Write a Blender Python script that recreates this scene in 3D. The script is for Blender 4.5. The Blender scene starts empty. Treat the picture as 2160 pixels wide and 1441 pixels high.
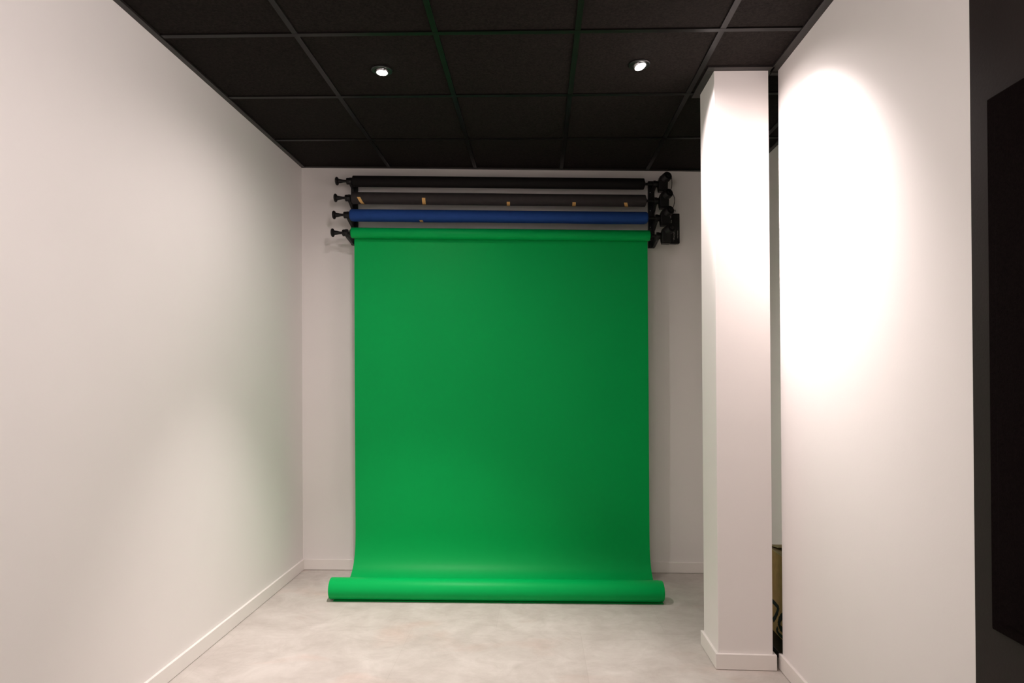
import bpy, bmesh, math, random
from mathutils import Vector, Matrix
random.seed(4)
PI = math.pi
S = bpy.context.scene
C = S.collection
FLOOR_TO_EYE = 1.3581
LEAN = 0.01469            # the whole room is sheared slightly sideways

# ------------------------------------------------------------------ camera
def make_camera():
    yaw, roll, pitch, f, cy = 0.0389, 0.00929, 0.00568, 1337.5, 786.6
    D = Vector((-math.sin(yaw)*math.cos(pitch), math.cos(yaw)*math.cos(pitch), math.sin(pitch)))
    R0 = Vector((math.cos(yaw), math.sin(yaw), 0))
    U0 = R0.cross(D)
    R = R0*math.cos(roll) + U0*math.sin(roll)
    U = U0*math.cos(roll) - R0*math.sin(roll)
    cam = bpy.data.cameras.new('camera')
    cam.sensor_width = 36; cam.lens = f/2160*36
    cam.shift_y = (cy-720.5)/2160
    cam.clip_start = 0.02
    o = bpy.data.objects.new('camera', cam); C.objects.link(o)
    B = -D
    M = Matrix(((R.x, U.x, B.x, 0), (R.y, U.y, B.y, 0), (R.z, U.z, B.z, FLOOR_TO_EYE), (0, 0, 0, 1)))
    o.matrix_world = M
    S.camera = o
make_camera()

# ------------------------------------------------------------------ world and exposure
w = bpy.data.worlds.new('world'); S.world = w; w.use_nodes = True
w.node_tree.nodes['Background'].inputs[0].default_value = (0.02, 0.02, 0.02, 1)
w.node_tree.nodes['Background'].inputs[1].default_value = 0.0
S.view_settings.view_transform = 'Standard'
S.view_settings.look = 'None'
S.view_settings.gamma = 1.0
S.view_settings.use_curve_mapping = False
S.view_settings.exposure = 0.06
S.cycles.max_bounces = 10
S.cycles.diffuse_bounces = 8
S.cycles.sample_clamp_indirect = 6.0
S.cycles.use_denoising = True

WARM = (1.0, 0.88, 0.87)
# lamp x, y, then two beams each: (aim x, y, z, watts, cone degrees, blend)
LAMPS = [
    (-0.728, 2.986, [(-0.66, 3.12, 0.0, 290, 68, 0.95), (-0.85, 3.20, 0.0, 38, 165, 1.0)]),
    (0.485, 2.955, [(1.14, 2.68, 2.08, 230, 66, 1.0), (1.14, 2.80, 1.85, 62, 104, 1.0), (0.80, 2.70, 0.0, 3, 165, 1.0)]),
    (-0.728, 0.90, [(1.14, 1.90, 2.3, 50, 90, 1.0), (-0.80, 0.95, 0.0, 22, 165, 1.0)]),  # added spotlight out of view, brightens the right wall
    (0.485, 0.90, [(-1.635, 1.80, 1.8, 132, 104, 1.0)]),  # added spotlight out of view, washes the left wall
]
# added square fill panels behind the viewer, never seen: centre x, y, watts
FILL_PANELS = [(-0.72, -1.838, 30), (0.48, -1.838, 8)]

# ------------------------------------------------------------------ room numbers
HC = 2.8074               # ceiling height
XL, XR = -1.6351, 1.1394  # side walls
XA = 1.498                # alcove side wall
YRE = 3.0107              # where the right wall ends
YDARK = 1.703             # white paint changes to black
YB, SB = 4.3671, 0.04014  # back wall, very slightly out of square
YF = -2.6
COL = (0.8419, 1.0941, 3.0108, 3.2627)
CB = math.sqrt(1+SB*SB)
BT, BH = 0.014, 0.074

def shear(p):
    return Vector((p[0]-LEAN*(p[2]-FLOOR_TO_EYE), p[1], p[2]))
def wallp(x, n, z):       # point n metres in front of the back wall
    return Vector((x, YB+SB*(x-XL)-n*CB, z))

# ------------------------------------------------------------------ materials
def mat(name, col, rough=0.6, spec=0.5, metal=0.0, noise=0.0, nscale=20, bump=0.0, bscale=200, bdist=0.002, sheen=0.0):
    m = bpy.data.materials.new(name); m.use_nodes = True
    nt = m.node_tree; b = nt.nodes['Principled BSDF']
    b.inputs['Base Color'].default_value = (*col, 1)
    b.inputs['Roughness'].default_value = rough
    b.inputs['Specular IOR Level'].default_value = spec
    b.inputs['Metallic'].default_value = metal
    if sheen: b.inputs['Sheen Weight'].default_value = sheen
    tc = nt.nodes.new('ShaderNodeTexCoord')
    if noise:
        n = nt.nodes.new('ShaderNodeTexNoise'); n.inputs['Scale'].default_value = nscale; n.inputs['Detail'].default_value = 6
        r = nt.nodes.new('ShaderNodeValToRGB')
        r.color_ramp.elements[0].position = 0.3; r.color_ramp.elements[1].position = 0.7
        r.color_ramp.elements[0].color = (*[c*(1-noise) for c in col], 1)
        r.color_ramp.elements[1].color = (*[min(1, c*(1+noise)) for c in col], 1)
        nt.links.new(tc.outputs['Object'], n.inputs['Vector']); nt.links.new(n.outputs['Fac'], r.inputs['Fac'])
        nt.links.new(r.outputs['Color'], b.inputs['Base Color'])
    if bump:
        n = nt.nodes.new('ShaderNodeTexNoise'); n.inputs['Scale'].default_value = bscale; n.inputs['Detail'].default_value = 4
        u = nt.nodes.new('ShaderNodeBump'); u.inputs['Strength'].default_value = bump; u.inputs['Distance'].default_value = bdist
        nt.links.new(tc.outputs['Object'], n.inputs['Vector']); nt.links.new(n.outputs['Fac'], u.inputs['Height'])
        nt.links.new(u.outputs['Normal'], b.inputs['Normal'])
    return m

WALL = mat('white_wall_paint', (0.82, 0.785, 0.76), 0.62, 0.35, noise=0.008, nscale=3, bump=0.12, bscale=90, bdist=0.0015)
SKIRT = mat('white_skirting_paint', (0.82, 0.78, 0.74), 0.4, 0.5, noise=0.01, nscale=8)
BLACKWALL = mat('black_wall_paint', (0.018, 0.013, 0.012), 0.6, 0.2, noise=0.12, nscale=6, bump=0.2, bscale=120)
FOAM = mat('black_acoustic_felt', (0.005, 0.003, 0.003), 0.95, 0.03, noise=0.35, nscale=160, bump=0.6, bscale=260)
TILE = mat('black_mineral_tile', (0.0125, 0.0095, 0.0085), 0.9, 0.1, noise=0.45, nscale=110, bump=0.5, bscale=240)
BAR = mat('black_enamel_grid', (0.008, 0.007, 0.0065), 0.30, 0.13, noise=0.1, nscale=30)
TRIM = mat('black_enamel_angle', (0.016, 0.013, 0.012), 0.42, 0.4, noise=0.1, nscale=30)
BLK = mat('black_plastic', (0.006, 0.005, 0.005), 0.5, 0.3, noise=0.15, nscale=60)
BLKM = mat('black_painted_steel', (0.006, 0.0055, 0.0055), 0.4, 0.4, noise=0.15, nscale=60)
PBLACK = mat('black_paper', (0.006, 0.0045, 0.0045), 0.8, 0.3, noise=0.1, nscale=30)
PGREY = mat('charcoal_paper', (0.042, 0.036, 0.036), 0.8, 0.3, noise=0.08, nscale=30)
PBLUE = mat('blue_paper', (0.012, 0.060, 0.260), 0.75, 0.3, noise=0.06, nscale=30)
PGREEN = mat('green_paper', (0.0, 0.395, 0.082), 0.46, 0.12, noise=0.02, nscale=2.5, bump=0.06, bscale=60, bdist=0.003)
TAPE = mat('masking_tape', (0.80, 0.47, 0.16), 0.6, 0.4, noise=0.1, nscale=90)
SCREW = mat('steel_screw', (0.5, 0.5, 0.5), 0.35, 0.5, metal=0.8, noise=0.1, nscale=80)
INK = mat('white_lettering', (0.62, 0.58, 0.56), 0.6, 0.4, noise=0.05, nscale=90)
CARD = mat('cardboard', (0.36, 0.215, 0.095), 0.85, 0.2, noise=0.12, nscale=30, bump=0.2, bscale=80)
CARDIN = mat('cardboard_inner', (0.42, 0.32, 0.19), 0.85, 0.2, noise=0.1, nscale=30)
PRINT = mat('dark_box_print', (0.015, 0.02, 0.018), 0.8, 0.2, noise=0.1, nscale=60)
CORE = mat('cardboard_core', (0.25, 0.18, 0.11), 0.85, 0.2, noise=0.1, nscale=60)
REFL = mat('lamp_reflector', (0.5, 0.5, 0.5), 0.25, 0.5, metal=0.9, noise=0.05, nscale=60)

def lamp_lens(name, power):
    m = bpy.data.materials.new(name); m.use_nodes = True
    b = m.node_tree.nodes['Principled BSDF']
    b.inputs['Base Color'].default_value = (0.9, 0.9, 0.9, 1)
    b.inputs['Emission Color'].default_value = (1.0, 0.93, 0.86, 1)
    b.inputs['Emission Strength'].default_value = power
    return m
LENS = lamp_lens('lit_lamp_lens', 18)
LENSD = lamp_lens('lit_panel_diffuser', 1.5)  # glowing face of the added fill panels

def floor_mat():
    m = bpy.data.materials.new('mottled_stone_vinyl'); m.use_nodes = True
    nt = m.node_tree; b = nt.nodes['Principled BSDF']; L = nt.links.new
    tc = nt.nodes.new('ShaderNodeTexCoord')
    def noise(scale, detail, rough=0.6, dist=0.0, stretch=(1, 1, 1)):
        mp = nt.nodes.new('ShaderNodeMapping'); mp.inputs['Scale'].default_value = stretch
        n = nt.nodes.new('ShaderNodeTexNoise'); n.inputs['Scale'].default_value = scale
        n.inputs['Detail'].default_value = detail; n.inputs['Roughness'].default_value = rough; n.inputs['Distortion'].default_value = dist
        L(tc.outputs['Object'], mp.inputs['Vector']); L(mp.outputs['Vector'], n.inputs['Vector']); return n
    def ramp(n, p0, c0, p1, c1):
        r = nt.nodes.new('ShaderNodeValToRGB'); e = r.color_ramp.elements
        e[0].position = p0; e[0].color = (*c0, 1); e[1].position = p1; e[1].color = (*c1, 1)
        L(n, r.inputs['Fac']); return r
    def mix(fac, a, bb, mode='MIX'):
        x = nt.nodes.new('ShaderNodeMix'); x.data_type = 'RGBA'; x.blend_type = mode
        if isinstance(fac, float): x.inputs[0].default_value = fac
        else: L(fac, x.inputs[0])
        L(a, x.inputs[6]); L(bb, x.inputs[7]); return x.outputs[2]
    base = ramp(noise(4.5, 10, 0.68, 0.5).outputs['Fac'], 0.32, (0.48, 0.44, 0.398), 0.68, (0.61, 0.572, 0.525))
    pink = ramp(noise(2.1, 4, 0.5, 0.4, (1, 1.4, 1)).outputs['Fac'], 0.56, (1, 1, 1), 0.72, (1.0, 0.90, 0.87))
    c = mix(1.0, base.outputs['Color'], pink.outputs['Color'], 'MULTIPLY')
    streak = ramp(noise(7, 9, 0.7, 1.2, (0.9, 1.4, 1)).outputs['Fac'], 0.38, (0.93, 0.925, 0.92), 0.55, (1, 1, 1))
    c = mix(1.0, c, streak.outputs['Color'], 'MULTIPLY')
    mp = nt.nodes.new('ShaderNodeMapping'); mp.inputs['Location'].default_value = (0.205, 0.004, 0)
    L(tc.outputs['Object'], mp.inputs['Vector'])
    br = nt.nodes.new('ShaderNodeTexBrick'); br.offset = 0.5
    br.inputs['Color1'].default_value = (1, 1, 1, 1); br.inputs['Color2'].default_value = (0.94, 0.935, 0.93, 1)
    br.inputs['Mortar'].default_value = (0.86, 0.85, 0.84, 1); br.inputs['Scale'].default_value = 1.0
    br.inputs['Mortar Size'].default_value = 0.0012; br.inputs['Mortar Smooth'].default_value = 0.3
    br.inputs['Brick Width'].default_value = 0.9; br.inputs['Row Height'].default_value = 0.68
    L(mp.outputs['Vector'], br.inputs['Vector'])
    c = mix(1.0, c, br.outputs['Color'], 'MULTIPLY')
    L(c, b.inputs['Base Color'])
    b.inputs['Roughness'].default_value = 0.55; b.inputs['Specular IOR Level'].default_value = 0.35
    bp = nt.nodes.new('ShaderNodeBump'); bp.inputs['Strength'].default_value = 0.15; bp.inputs['Distance'].default_value = 0.001
    L(noise(40, 5).outputs['Fac'], bp.inputs['Height']); L(bp.outputs['Normal'], b.inputs['Normal'])
    return m
FLOORM = floor_mat()

# ------------------------------------------------------------------ mesh helpers
class MB:
    """collects shapes given in room coordinates, leans them with the room, links them as one mesh"""
    def __init__(self): self.v = []; self.f = []; self.sm = []
    def add(self, vs, fs, smooth=False):
        o = len(self.v); self.v += [Vector(p) for p in vs]
        self.f += [tuple(i+o for i in q) for q in fs]; self.sm += [smooth]*len(fs)
    def hexa(self, p):        # 8 corners: bottom 0-3 counter-clockwise, top 4-7
        self.add(p, [(3, 2, 1, 0), (4, 5, 6, 7), (0, 1, 5, 4), (1, 2, 6, 5), (2, 3, 7, 6), (3, 0, 4, 7)])
    def box(self, x0, x1, y0, y1, z0, z1):
        self.hexa([(x0, y0, z0), (x1, y0, z0), (x1, y1, z0), (x0, y1, z0), (x0, y0, z1), (x1, y0, z1), (x1, y1, z1), (x0, y1, z1)])
    def wbox(self, x0, x1, n0, n1, z0, z1):    # box along the back wall, from n0 to n1 in front of it
        a, b = (n1, n0)
        self.hexa([wallp(x0, a, z0), wallp(x1, a, z0), wallp(x1, b, z0), wallp(x0, b, z0),
                   wallp(x0, a, z1), wallp(x1, a, z1), wallp(x1, b, z1), wallp(x0, b, z1)])
    def prism(self, pts, off):   # polygon pts extruded by vector off
        n = len(pts); off = Vector(off)
        vs = [Vector(p) for p in pts]+[Vector(p)+off for p in pts]
        self.add(vs, [tuple(range(n)), tuple(reversed(range(n, 2*n)))]+[(i, i+n, (i+1) % n+n, (i+1) % n) for i in range(n)])
    def lathe(self, p, axis, prof, seg=32, smooth=True, wob=None):
        """prof: (distance along axis, radius) rings; ends capped"""
        a = Vector(axis).normalized(); u = a.cross(Vector((0, 0, 1)))
        if u.length < 1e-3: u = Vector((1, 0, 0))
        u.normalize(); w_ = u.cross(a)
        p = Vector(p); vs = []
        for (t, r) in prof:
            for k in range(seg):
                g = 2*PI*k/seg
                vs.append(p+a*t+(u*math.cos(g)+w_*math.sin(g))*r)
        fs = []
        for i in range(len(prof)-1):
            for k in range(seg):
                fs.append((i*seg+k, i*seg+(k+1) % seg, (i+1)*seg+(k+1) % seg, (i+1)*seg+k))
        self.add(vs, fs, smooth)
        o = len(self.v)-len(vs)
        self.f.append(tuple(o+k for k in reversed(range(seg)))); self.sm.append(False)
        self.f.append(tuple(o+(len(prof)-1)*seg+k for k in range(seg))); self.sm.append(False)
    def tube(self, pts, r, seg=10):
        pts = [Vector(q) for q in pts]; rings = []
        up = Vector((0, 0, 1)); vs = []
        for i, q in enumerate(pts):
            t = (pts[min(i+1, len(pts)-1)]-pts[max(i-1, 0)]).normalized()
            u = t.cross(Vector((0.13, 0.97, 0.2))).normalized(); w_ = t.cross(u)
            for k in range(seg):
                g = 2*PI*k/seg; vs.append(q+(u*math.cos(g)+w_*math.sin(g))*r)
        fs = [(i*seg+k, (i+1)*seg+k, (i+1)*seg+(k+1) % seg, i*seg+(k+1) % seg) for i in range(len(pts)-1) for k in range(seg)]
        fs += [tuple(range(seg)), tuple((len(pts)-1)*seg+k for k in reversed(range(seg)))]
        self.add(vs, fs, True)
    def build(self, name, m, parent=None, bevel=0.0, seg=2):
        me = bpy.data.meshes.new(name)
        org = Vector((0, 0, 0)); q = parent
        while q: org = org+Vector(q.location); q = q.parent
        me.from_pydata([shear(p)-org for p in self.v], [], self.f)
        for poly, s in zip(me.polygons, self.sm): poly.use_smooth = s
        bm = bmesh.new(); bm.from_mesh(me); bmesh.ops.recalc_face_normals(bm, faces=bm.faces)
        for e in bm.edges:
            if len(e.link_faces) == 2 and e.calc_face_angle(0) > 0.7: e.smooth = False
        bm.to_mesh(me); bm.free()
        for mm in (m if isinstance(m, (list, tuple)) else [m]): me.materials.append(mm)
        o = bpy.data.objects.new(name, me); C.objects.link(o)
        if parent: o.parent = parent
        if bevel:
            b = o.modifiers.new('bevel', 'BEVEL'); b.width = bevel; b.segments = seg; b.limit_method = 'ANGLE'; b.angle_limit = math.radians(40)
        return o

def thing(name, p, label, cat, group=None, parent=None):
    o = bpy.data.objects.new(name, None); C.objects.link(o); o.empty_display_size = 0.05
    q = shear(p); o.location = q; o.matrix_world = Matrix.Translation(q)
    tag(o, label, cat, group); return o
def tag(o, label, cat, group=None):
    o['label'] = label; o['category'] = cat
    if group: o['group'] = group
    return o
def struct(mb, name, m, label, cat, bevel=0.0):
    o = mb.build(name, m, None, bevel); o['kind'] = 'structure'; o['label'] = label; o['category'] = cat
    return o
def bez(p0, p1, p2, p3, n=16):
    out = []
    for i in range(n+1):
        t = i/n; a = 1-t
        out.append(Vector(p0)*a**3+Vector(p1)*3*a*a*t+Vector(p2)*3*a*t*t+Vector(p3)*t**3)
    return out

# ------------------------------------------------------------------ the room
def yb(x): return YB+SB*(x-XL)
b = MB(); b.box(-1.9, 2.0, YF-0.1, 4.8, -0.05, 0.0)
struct(b, 'floor', FLOORM, 'mottled beige stone-look floor running to the green backdrop', 'floor')
b = MB(); b.box(-1.9, 2.0, YF-0.1, 4.8, HC+0.006, HC+0.08)
ceiling = struct(b, 'ceiling', TILE, 'black suspended tile ceiling with a square metal grid', 'ceiling')
b = MB(); b.box(XL-0.15, XL, YF, YB+0.12, 0, HC+0.02)
struct(b, 'wall_left', WALL, 'long white wall on the left side', 'wall')
b = MB(); b.hexa([(XL-0.15, yb(XL-0.15), 0), (XA+0.15, yb(XA+0.15), 0), (XA+0.15, 4.75, 0), (XL-0.15, 4.75, 0),
                  (XL-0.15, yb(XL-0.15), HC+0.02), (XA+0.15, yb(XA+0.15), HC+0.02), (XA+0.15, 4.75, HC+0.02), (XL-0.15, 4.75, HC+0.02)])
struct(b, 'wall_back', WALL, 'white end wall behind the hanging green backdrop', 'wall')
b = MB(); b.box(XR, XA+0.15, YDARK, YRE, 0, HC+0.02)
struct(b, 'wall_right', WALL, 'bright white wall on the right beside the column', 'wall')
b = MB(); b.box(XA, XA+0.15, YRE, yb(XA), 0, HC+0.02)
struct(b, 'wall_alcove', WALL, 'greyish white alcove wall seen through the gap beside the column', 'wall')
b = MB(); b.box(XR, XA+0.15, YF, YDARK, 0, HC+0.02)
struct(b, 'wall_dark', BLACKWALL, 'black painted wall section at the right edge', 'wall')
b = MB(); b.box(XL-0.15, XA+0.15, YF-0.12, YF, 0, HC+0.02)
struct(b, 'wall_front', WALL, 'white wall closing the room behind the viewer', 'wall')
b = MB(); b.box(COL[0], COL[1], COL[2], COL[3], 0, HC+0.02)
struct(b, 'wall_column', WALL, 'white square column standing left of the narrow gap', 'column', bevel=0.002)

# baseboards
def board(x0, x1, y0, y1, mb): mb.box(x0, x1, y0, y1, 0.002, BH)
b = MB(); board(XL, XL+BT, YF, yb(XL)-BT, b)
struct(b, 'baseboard_left', SKIRT, 'white baseboard along the left wall', 'baseboard', 0.002)
b = MB(); b.wbox(XL+BT*0, XA, 0, BT, 0.002, BH)
struct(b, 'baseboard_back', SKIRT, 'white baseboard along the back wall', 'baseboard', 0.002)
b = MB(); board(XR-BT, XR, YDARK, YRE+BT, b)
struct(b, 'baseboard_right', SKIRT, 'white baseboard along the right wall', 'baseboard', 0.002)
b = MB()
board(COL[0]-BT, COL[1]+BT, COL[2]-BT, COL[2], b); board(COL[0]-BT, COL[0], COL[2], COL[3]+BT, b)
board(COL[1], COL[1]+BT, COL[2], COL[3]+BT, b); board(COL[0], COL[1], COL[3], COL[3]+BT, b)
struct(b, 'baseboard_column', SKIRT, 'white baseboard wrapped around the column', 'baseboard', 0.002)
b = MB(); board(XA-BT, XA, YRE, yb(XA)-BT, b)
struct(b, 'baseboard_alcove', SKIRT, 'white baseboard along the alcove wall', 'baseboard')

# ceiling grid: tee bars 24 mm wide, hanging just below the tiles
G0, H0, TW = -1.0200, 2.6618, 0.012
b = MB()
for i in range(-1, 6):
    x = G0+0.6*i
    if x < XL or x > XA: continue
    b.box(x-TW, x+TW, YF, yb(x), HC, HC+0.0065)
g = b.build('ceiling_grid', BAR, ceiling, 0.0)
b = MB()
for j in range(-9, 4):
    y = H0+0.6*j
    if y < YF or y > 4.5: continue
    b.box(XL, XA, y-TW, y+TW, HC-0.0006, HC+0.006)
g = b.build('cross_bars', BAR, ceiling, 0.0)
# wall angles
AW = 0.024
def angle(name, boxes, label):
    m_ = MB()
    for q in boxes: m_.box(*q)
    struct(m_, name, TRIM, label, 'ceiling trim', 0.0008)
Z0, Z1 = HC-0.004, HC+0.006
angle('trim_1', [(XL, XL+0.028, YF, yb(XL), Z0, Z1)], 'black edge trim where the ceiling meets the left wall')
angle('trim_2', [(XR-0.036, XR, YF, YRE+0.012, Z0, Z1)], 'black edge trim where the ceiling meets the right wall')
b = MB(); b.wbox(XL+AW, XA, 0, 0.020, HC-0.003, HC+0.006)
struct(b, 'trim_3', TRIM, 'black edge trim above the backdrop rolls on the back wall', 'ceiling trim')
cw = 0.036
angle('trim_4', [(COL[0]-cw, XR-AW, COL[2]-cw, COL[2], Z0, Z1), (COL[0]-cw, COL[0], COL[2], COL[3]+cw, Z0, Z1),
                 (COL[0], COL[1], COL[3], COL[3]+cw, Z0, Z1), (COL[1], COL[1]+0.02, COL[2], COL[3], Z0, Z1)],
      'black edge trim around the top of the column')
angle('trim_5', [(COL[1]+0.02, XA, YRE+0.012, YRE+0.040, Z0-0.004, Z1)], 'black trim crossing the ceiling gap beside the column')
angle('trim_6', [(XA-AW, XA, YRE+0.04, yb(XA), Z0, Z1)], 'black edge trim along the alcove wall')

# black felt panel on the dark wall
t = thing('acoustic_panel', (XR, 1.0, 0.74), 'flat black felt acoustic panel hung on the dark wall at the far right', 'panel')
b = MB(); b.box(XR-0.012, XR-0.0, 0.42, 1.626, 0.742, 2.060)
b.build('panel_board', FOAM, t, 0.003)
b = MB(); b.box(XR-0.0155, XR-0.011, 0.45, 1.596, 0.772, 2.030)
b.build('felt_face', FOAM, t, 0.002)

# ------------------------------------------------------------------ recessed spot lamps
def downlight(x, y, beams, label):
    ax, ay, az = beams[0][:3]
    t = thing('ceiling_spotlight', (x, y, HC), label, 'spotlight', 'recessed ceiling spotlights')
    z = HC+0.006
    b = MB(); b.lathe((x, y, z), (0, 0, -1), [(0, 0.050), (0.004, 0.050), (0.007, 0.047), (0.007, 0.034), (0.003, 0.032), (0.0005, 0.031)], 48)
    b.build('trim_ring', BLKM, t)
    d = (Vector((ax, ay, az))-Vector((x, y, z)))
    d.normalize()
    c = Vector((x, y, z-0.002))
    tilt = Vector((d.x*0.5, d.y*0.5, -1)).normalized()
    b = MB(); b.lathe(c, tilt, [(0, 0.0305), (0.008, 0.0300), (0.012, 0.028), (0.012, 0.026)], 40)
    b.build('lamp_rim', REFL, t)
    b = MB(); b.lathe(c+tilt*0.0118, tilt, [(0, 0.0262), (0.003, 0.024), (0.0055, 0.018), (0.0068, 0.009), (0.007, 0.001)], 32)
    b.build('lamp_lens', LENS, t)
    src = shear(c+Vector((0, 0, -0.035)))
    for (bx, by, bz, watts, cone, blend) in beams:
        la = bpy.data.lights.new('spotlight_beam', 'SPOT'); la.energy = watts; la.color = WARM
        la.spot_size = math.radians(cone); la.spot_blend = blend; la.shadow_soft_size = 0.012
        o = bpy.data.objects.new('spotlight_beam', la); C.objects.link(o)
        o.location = src-t.location; o.parent = t
        dd = shear((bx, by, bz))-src
        o.rotation_euler = dd.to_track_quat('-Z', 'Y').to_euler()
    return t
LAB = ['lit ceiling spotlight above the left half of the green backdrop',
       'lit ceiling spotlight nearest the white column',
       'ceiling spotlight behind the viewer on the left', 'ceiling spotlight behind the viewer on the right']
for a, lab in zip(LAMPS, LAB): downlight(*a, lab)
for (x, y, watts), lab in zip(FILL_PANELS, ['square lit ceiling panel behind the viewer, near the left wall', 'square lit ceiling panel behind the viewer, near the dark wall']):
    t = thing('ceiling_panel_light', (x, y, HC), lab, 'ceiling light', 'lit ceiling panels')  # unseen panel added to fill the room with light
    b = MB(); o_, i_ = 0.297, 0.275
    for q in [(x-o_, x+o_, y-o_, y-i_), (x-o_, x+o_, y+i_, y+o_), (x-o_, x-i_, y-i_, y+i_), (x+i_, x+o_, y-i_, y+i_)]: b.box(*q, HC-0.012, HC+0.006)
    b.build('panel_frame', SKIRT, t)
    b = MB(); b.box(x-i_, x+i_, y-i_, y+i_, HC-0.004, HC+0.004); b.build('diffuser', LENSD, t)
    la = bpy.data.lights.new('panel_glow', 'AREA'); la.energy = watts; la.color = WARM; la.shape = 'SQUARE'; la.size = 0.54
    o = bpy.data.objects.new('panel_glow', la); C.objects.link(o); o.parent = t; o.location = (0, 0, -0.02)

# ------------------------------------------------------------------ backdrop roller system
NS = [0.085, 0.117, 0.150, 0.180]
ZS = [2.6875, 2.5629, 2.4383, 2.3110]
RADII = [0.0374, 0.0400, 0.0397, 0.0358]
XLS = [-1.2504, -1.2486, -1.2545, -1.2370]
XRS = [0.7429, 0.7467, 0.7559, 0.7641]
AX = (wallp(1, 0, 0)-wallp(0, 0, 0)).normalized()        # direction along the back wall
NORM = Vector((AX.y, -AX.x, 0))                          # out of the back wall
RLX, RRX = -1.262, 0.8052                                # rails

def axis_prof(r, L, rnd=0.004):
    return [(0, r-rnd), (rnd*0.4, r-rnd*0.3), (rnd, r), (L-rnd, r), (L-rnd*0.4, r-rnd*0.3), (L, r-rnd)]

def roll_ends(t, i):
    """winding knob on the left, spindle to the motor on the right"""
    n, z = NS[i], ZS[i]
    x0 = XLS[i]
    p = wallp(x0, n, z)
    b = MB(); b.lathe(p-AX*0.009, AX, [(0, 0.020), (0.004, 0.024), (0.0095, 0.024)], 32)
    b.build('end_cap', BLK, t)
    kx = -1.372
    q = wallp(kx, n, z)
    b = MB()
    b.lathe(q, AX, [(0, 0.014), (0.002, 0.024), (0.007, 0.0285), (0.013, 0.0285), (0.018, 0.024), (0.022, 0.0155),
                    (0.030, 0.0145), (0.040, 0.013), (0.050, 0.0105), (0.060, 0.009), (0.075, 0.009)], 28)
    b.build('winding_knob', BLK, t)
    b = MB(); b.lathe(q+AX*0.072, AX, [(0, 0.0075), ((x0-kx)-0.078, 0.0075)], 16)
    b.build('left_spindle', BLK, t)
    p = wallp(XRS[i], n, z)
    b = MB(); b.lathe(p-AX*0.001, AX, [(0, 0.021), (0.006, 0.021), (0.010, 0.013), (0.012, 0.009), (RRX-XRS[i]+0.03, 0.009)], 24)
    b.build('right_spindle', BLK, t)

names = [('backdrop_roll', PBLACK, 'black paper backdrop roll, topmost on the wall rollers', 'rolled_paper'),
         ('backdrop_roll', PGREY, 'charcoal grey paper backdrop roll with masking tape strips, second from top', 'rolled_paper'),
         ('backdrop_roll', PBLUE, 'dark blue paper backdrop roll between the charcoal and green rolls', 'rolled_paper'),
         ('backdrop_roll', PGREEN, 'bright green paper backdrop pulled down from the lowest roller onto the floor', 'rolled_paper')]
rolls = []
for i, (nm, m, lab, part) in enumerate(names):
    t = thing(nm, wallp(-0.25, NS[i], ZS[i]-RADII[i]), lab, 'backdrop roll', 'paper backdrop rolls on the wall rollers')
    L = XRS[i]-XLS[i]
    b = MB(); b.lathe(wallp(XLS[i], NS[i], ZS[i]), AX, axis_prof(RADII[i], L/AX.x, (0.0025, 0.004, 0.012, 0.006)[i]), 56)
    b.build(part, m, t)
    roll_ends(t, i); rolls.append(t)

# the loose outer edge of the charcoal roll
def edge_strip(i, g0, m, name, lift=0.0022):
    b = MB(); n = 40; vs = []; fs = []
    K = 6
    for k in range(n+1):
        s = k/n; x = XLS[i]+0.02+(XRS[i]-XLS[i]-0.04)*s
        wav = 0.0015*math.sin(s*9)+0.001*math.sin(s*23+1)
        c = wallp(x, NS[i], ZS[i])
        for j in range(K):
            a = g0-0.55+0.5*j/(K-1)
            r = RADII[i]+0.0006+(lift+wav*0.6)*(j/(K-1))**2
            vs.append(c+NORM*math.cos(a)*r+Vector((0, 0, -math.sin(a)*r)))
        for j in range(K):
            a = g0-0.55+0.5*j/(K-1)
            r = RADII[i]+0.0001+(lift+wav*0.6)*(j/(K-1))**2
            vs.append(c+NORM*math.cos(a)*r+Vector((0, 0, -math.sin(a)*r)))
    for k in range(n):
        o = k*2*K; q = (k+1)*2*K
        for j in range(K-1):
            fs.append((o+j, o+j+1, q+j+1, q+j)); fs.append((o+K+j, q+K+j, q+K+j+1, o+K+j+1))
        fs.append((o+K-1, o+2*K-1, q+2*K-1, q+K-1))
        fs.append((o, q, q+K, o+K))
    b.add(vs, fs, True)
    return b.build(name, m, rolls[i])
edge_strip(1, 1.45, PGREY, 'loose_paper_edge')
edge_strip(2, 1.75, PBLUE, 'loose_paper_edge')

# masking tape strips: follow the roll surface from a0 to a1 (angle below horizontal)
def tape(i, xa, xb, wd, a0, a1):
    b = MB(); K = 10; vs = []; fs = []
    for side in (0.0026, 0.0018):
        for j in range(K+1):
            s = j/K; a = a0+(a1-a0)*s; x = xa+(xb-xa)*s; r = RADII[i]+side
            for e in (-wd/2, wd/2):
                c = wallp(x+e, NS[i], ZS[i]); vs.append(c+NORM*math.cos(a)*r+Vector((0, 0, -math.sin(a)*r)))
    M = 2*(K+1)
    for j in range(K):
        o = 2*j
        fs += [(o, o+1, o+3, o+2), (M+o, M+o+2, M+o+3, M+o+1), (o, o+2, M+o+2, M+o), (o+1, M+o+1, M+o+3, o+3)]
    fs += [(0, M, M+1, 1), (2*K, 2*K+1, M+2*K+1, M+2*K)]
    b.add(vs, fs, False)
    b.build('tape_strip', TAPE, rolls[i])
for xa, xb, wd, a0 in [(-1.195, -1.165, 0.022, 0.10), (-0.757, -0.757, 0.023, 0.12), (-0.186, -0.186, 0.022, 0.62), (0.259, 0.259, 0.023, 0.58), (0.606, 0.621, 0.022, 0.58)]:
    tape(1, xa, xb, wd, a0, 1.75)
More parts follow.
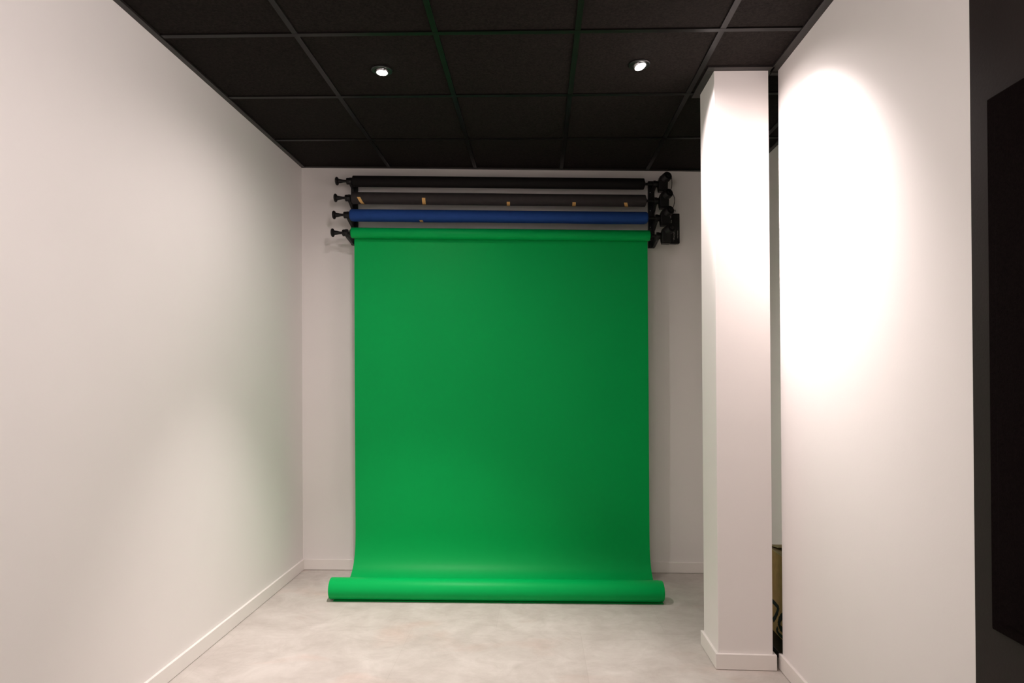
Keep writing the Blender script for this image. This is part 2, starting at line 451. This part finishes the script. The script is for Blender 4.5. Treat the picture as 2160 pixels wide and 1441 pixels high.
tape(2, -0.772, -0.768, 0.022, 1.02, 1.75)

# green sheet: leaves the back of the roll, hangs, curves out onto the floor and winds into the floor roll
green = rolls[3]
FR, FY = 0.0635, 3.835
def floor_axis(x): return Vector((x, FY+SB*(x+0.25), FR+0.0045))
nsheet = NS[3]-RADII[3]+0.001
prof = []        # (n, z)
nfloor = YB+SB*(-0.25-XL)-FY   # distance of the floor roll axis from the wall
R = 0.175
prof.append((nsheet, ZS[3]))
zz = ZS[3]
for k in range(1, 40): prof.append((nsheet+0.004*math.sin(k/39*PI), ZS[3]+(0.34-ZS[3])*k/40))
# easing curve from vertical to lying flat
for q in bez((nsheet, 0.34, 0), (nsheet+0.000, 0.13, 0), (nsheet+0.030, 0.0035, 0), (nfloor-0.12, 0.0028, 0), 40): prof.append((q.x, q.y))
for k in range(1, 6): prof.append((nfloor-0.12+0.157*k/5, 0.0022))
def sheet(x0, x1, prof, nx, name, m, parent, th=0.0009):
    b = MB(); vs = []; fs = []; n = len(prof)
    for side in (0, 1):
        for i, (pn, pz) in enumerate(prof):
            a = prof[max(i-1, 0)]; c = prof[min(i+1, n-1)]
            tn, tz = c[0]-a[0], c[1]-a[1]; l = math.hypot(tn, tz) or 1
            on, oz = -tz/l*th*side, tn/l*th*side
            for k in range(nx+1):
                x = x0+(x1-x0)*k/nx
                s = max(0.0, min(1.0, (ZS[3]-pz)/2))
                rip = 0.0022*s*math.sin(x*2.6+1.0)*(1 if pz > 0.25 else pz/0.25)
                vs.append(wallp(x, pn+on+rip, pz+oz))
    W = nx+1; M = n*W
    for i in range(n-1):
        for k in range(nx):
            o = i*W+k
            fs += [(o, o+1, o+W+1, o+W), (M+o, M+o+W, M+o+W+1, M+o+1)]
        fs += [(i*W, i*W+W, M+i*W+W, M+i*W), (i*W+nx, M+i*W+nx, M+i*W+W+nx, i*W+W+nx)]
    for k in range(nx): fs += [(k, M+k, M+k+1, k+1), ((n-1)*W+k, (n-1)*W+k+1, M+(n-1)*W+k+1, M+(n-1)*W+k)]
    b.add(vs, fs, True)
    return b.build(name, m, parent)
sheet(-1.2266, 0.7545, prof, 24, 'hanging_sheet', PGREEN, green)
# floor roll
b = MB()
xa, xb = -1.251, 0.7335
b.lathe(floor_axis(xa), AX, axis_prof(FR, (xb-xa)/AX.x, 0.004), 72)
fr = b.build('floor_roll', PGREEN, green)
b = MB(); b.lathe(floor_axis(xb), AX, [(-0.002, FR-0.0022), (0.018, FR-0.0026), (0.022, FR-0.006), (0.021, FR-0.011), (0.010, 0.026), (0.0095, 0.02)], 64)
b.build('slipped_paper_layers', PGREEN, fr)
b = MB(); b.lathe(floor_axis(xb)+AX*0.0075, AX, [(0, 0.024), (0.003, 0.024), (0.0032, 0.0205)], 40)
b.build('cardboard_core', CORE, fr)

# ------------------------------------------------------------------ wall rails with hooks
def rail(x, side, label):
    t = thing('mounting_rail', wallp(x, 0, 2.26), label, 'roller bracket', 'backdrop roller brackets')
    b = MB(); b.wbox(x-0.022, x+0.022, 0.0, 0.024, 2.262, 2.728)
    b.build('rail_plate', BLKM, t, 0.002)
    for i in range(4):
        n, z = NS[i], ZS[i]
        # flat steel arm: starts low on the rail, rises outward to a cradle round the spindle
        w_ = 0.006
        b = MB()
        outline = [(0.020, max(z-0.068, 2.266)), (0.020, z-0.012), (n-0.022, z+0.006), (n-0.014, z+0.020), (n-0.004, z+0.0235), (n+0.010, z+0.022),
                   (n+0.021, z+0.011), (n+0.0235, z-0.002), (n+0.019, z-0.015), (n+0.004, z-0.027), (n-0.014, z-0.032), (0.055, max(z-0.058, 2.262))]
        if n < 0.1: outline[-1] = (0.040, z-0.040)
        xx = x-0.014 if side < 0 else x+0.002
        pts = [wallp(xx, a, c) for a, c in outline]
        b.prism(pts, AX*0.018)
        h = b.build('hook', BLKM, t, 0.0015)
        b = MB()
        cx = x-0.034 if side < 0 else x+0.010
        b.lathe(wallp(cx, n, z), AX, [(0, 0.017), (0.001, 0.0225), (0.012, 0.0235), (0.024, 0.021), (0.027, 0.015)], 8, smooth=False)
        b.build('clamp_collar', BLK, t, 0.001)
    for z in ([2.648, 2.52, 2.405, 2.315] if side > 0 else [2.635, 2.505, 2.385]):
        b = MB(); b.lathe(wallp(x-0.008, 0.0235, z), NORM, [(0, 0.0036), (0.0015, 0.0036), (0.0028, 0.002)], 14)
        b.build('screw', SCREW, t)
    return t
rail(RLX, -1, 'black wall rail with four hooks at the left, knob end of the rolls')
rail(RRX, 1, 'black wall rail with four hooks at the right, motor end of the rolls')

# ------------------------------------------------------------------ motors
def motor(i, label):
    n, z = NS[i], ZS[i]
    x = RRX+0.052
    t = thing('roller_motor', wallp(x, n, z-0.05), label, 'motor', 'black roller motors')
    b = MB()
    # gearbox: a rounded upright block seen from the front, deeper than wide
    zb = z+0.012
    w0, w1 = x-0.016, x+0.042
    out = [(w0, zb-0.058), (w1, zb-0.058), (w1+0.002, zb-0.010), (w1-0.004, zb+0.030), (w0+0.030, zb+0.050), (w0+0.008, zb+0.036), (w0-0.003, zb+0.008), (w0-0.003, zb-0.03)]
    pts = [wallp(a, n-0.030, c) for a, c in out]
    b.prism(pts, NORM*0.062)
    b.build('gearbox', BLK, t, 0.006, 3)
    b = MB(); b.wbox(w0+0.002, w1-0.002, n-0.026, n+0.026, zb-0.066, zb-0.057)
    b.build('base_flange', BLKM, t, 0.002)
    # the motor drum leans out to the front and right
    d = (NORM*0.85+AX*0.30+Vector((0, 0, 0.22))).normalized()
    c = wallp(x+0.016, n-0.010, z+0.026)
    b = MB(); b.lathe(c, d, [(0, 0.028), (0.004, 0.032), (0.050, 0.0325), (0.052, 0.0310), (0.068, 0.0310), (0.073, 0.027), (0.0735, 0.01)], 36)
    b.build('motor_drum', BLK, t)
    b = MB(); b.lathe(c+d*0.073, d, [(0, 0.012), (0.004, 0.012), (0.006, 0.009)], 20)
    b.build('drum_cap', BLKM, t)
    b = MB(); b.lathe(wallp(RRX+0.030, n, z), AX, [(0, 0.010), (0.004, 0.018), (0.011, 0.018)], 18)
    b.build('drive_coupling', BLKM, t)
    p0 = c+d*0.055+AX*0.031
    if i == 0: p1, mid = wallp(x+0.052, NS[1]+0.03, ZS[1]+0.055), (AX*0.004+Vector((0, 0, -0.03)))
    elif i == 1: p1, mid = wallp(x+0.060, NS[2]+0.03, ZS[2]+0.055), (AX*0.022+Vector((0, 0, -0.030)))
    elif i == 2: p1, mid = wallp(x+0.105, 0.046, 2.506), (AX*0.016+Vector((0, 0, 0.014)))
    else: p1, mid = wallp(x+0.085, 0.046, 2.30), (AX*0.012+Vector((0, 0, -0.03)))
    b = MB(); b.tube(bez(p0, p0+mid, p1+AX*0.016+Vector((0, 0, 0.03)) if i < 2 else p1+mid*0.5, p1, 20), 0.0021, 8)
    b.build('cable', BLK, t)
for i, lab in enumerate(['black roller motor touching the ceiling, driving the black roll', 'black roller motor at the right end of the charcoal roll',
                         'black roller motor at the right end of the blue roll', 'lowest black roller motor, driving the green backdrop']):
    motor(i, lab)

# ------------------------------------------------------------------ receiver units beside the motors
def strokes(parent, n, x, z0, z1, wdt, step):
    """tiny upright lettering reading up the unit's face"""
    b = MB(); z = z0; k = 0
    pat = [(1, 1), (1, 0), (0, 1), (1, 1), (0, 0), (1, 0), (1, 1), (0, 1)]
    while z < z1:
        a, c = pat[k % 8]
        b.wbox(x-wdt/2, x+wdt/2, n, n+0.0004, z, z+step*0.28)
        if a: b.wbox(x-wdt/2, x-wdt/2+wdt*0.3, n, n+0.0004, z, z+step*0.75)
        if c: b.wbox(x+wdt/2-wdt*0.3, x+wdt/2, n, n+0.0004, z, z+step*0.75)
        z += step; k += 1
    return b.build('lettering', INK, parent)
t = thing('receiver_unit', wallp(0.975, 0, 2.29), 'taller black receiver box on the wall right of the motors, with fine white lettering', 'receiver', 'black receiver boxes by the motors')
b = MB(); b.wbox(0.945, 0.9965, 0.0, 0.042, 2.292, 2.4985); b.build('case', BLK, t, 0.003)
b = MB(); b.wbox(0.949, 0.9925, 0.042, 0.0440, 2.470, 2.482); b.wbox(0.949, 0.9925, 0.042, 0.0440, 2.486, 2.494); b.build('end_cap', BLKM, t, 0.0006)
strokes(t, 0.0421, 0.982, 2.326, 2.376, 0.0050, 0.0045)
t = thing('receiver_unit', wallp(0.945, 0.0, 2.282), 'black receiver box tucked behind the lowest motor, in front of the taller one', 'receiver', 'black receiver boxes by the motors')
b = MB(); b.wbox(0.918, 0.972, 0.0435, 0.082, 2.282, 2.455); b.build('case', BLK, t, 0.003)
b = MB(); b.wbox(0.921, 0.935, 0.0, 0.0440, 2.300, 2.44); b.build('mounting_foot', BLKM, t, 0.001)
strokes(t, 0.0821, 0.948, 2.318, 2.372, 0.0050, 0.0045)
b = MB(); b.wbox(0.944, 0.952, 0.0821, 0.0825, 2.309, 2.316); b.build('logo_dot', INK, t)
strokes(t, 0.0821, 0.930, 2.424, 2.446, 0.0060, 0.0045)

# ------------------------------------------------------------------ cardboard box in the gap
t = thing('equipment_case', (1.33, 3.3, 0), 'flat black case on the floor under the cardboard box, behind the column', 'case')
b = MB(); b.box(1.165, 1.48, 3.10, 3.52, 0, 0.022); b.build('case_body', BLK, t, 0.004)
b = MB(); b.box(1.168, 1.477, 3.103, 3.517, 0.0225, 0.030); b.build('case_lid', BLKM, t, 0.003)
t = thing('cardboard_box', (1.36, 3.3, 0.03), 'brown cardboard box with dark printed curves standing in the gap behind the column', 'box')
bx0, bx1, by0, by1, bz0, bz1 = 1.240, 1.470, 3.07, 3.485, 0.031, 0.457
b = MB(); th = 0.004
b.box(bx0, bx0+th, by0, by1, bz0, bz1); b.box(bx1-th, bx1, by0, by1, bz0, bz1)
b.box(bx0+th, bx1-th, by0, by0+th, bz0, bz1); b.box(bx0+th, bx1-th, by1-th, by1, bz0, bz1); b.box(bx0+th, bx1-th, by0+th, by1-th, bz0, bz0+th)
b.build('carton', CARD, t)
def flap(pts, m_):
    b = MB(); p = [Vector(q) for q in pts]; nn = (p[1]-p[0]).cross(p[2]-p[0]).normalized()*0.0035
    b.prism(p, nn); b.build('flap', m_, t)
flap([(bx0, by0+0.004, bz1+0.001), (bx0, by1-0.004, bz1+0.001), (bx0+0.110, by1-0.02, bz1-0.012), (bx0+0.110, by0+0.02, bz1-0.012)], CARDIN)
flap([(bx1, by0+0.004, bz1+0.001), (bx1, by1-0.004, bz1+0.001), (bx1-0.105, by1-0.02, bz1-0.008), (bx1-0.105, by0+0.02, bz1-0.008)], CARD)
flap([(bx0+0.003, by1, bz1+0.006), (bx1-0.003, by1, bz1+0.006), (bx1-0.02, by1-0.10, bz1+0.018), (bx0+0.02, by1-0.10, bz1+0.018)], CARDIN)
def printed(pts, wd, closed=False):
    b = MB(); P_ = [Vector((bx0-0.0006, y, z)) for y, z in pts]
    for a, c in zip(P_[:-1], P_[1:]):
        d = (c-a).normalized(); s = Vector((0, -d.z, d.y))*wd/2; e = d*wd*0.25
        b.prism([a-s-e, c-s+e, c+s+e, a+s-e], (0.0005, 0, 0))
    b.build('printed_mark', PRINT, t)
printed([(3.413, 0.183), (3.372, 0.182), (3.330, 0.178), (3.347, 0.145), (3.374, 0.112), (3.401, 0.087)], 0.024)
printed([(3.262, 0.165), (3.290, 0.145), (3.312, 0.122), (3.326, 0.096), (3.304, 0.083), (3.270, 0.084)], 0.030)
printed([(3.342, 0.068), (3.356, 0.050), (3.324, 0.044), (3.276, 0.047)], 0.018)
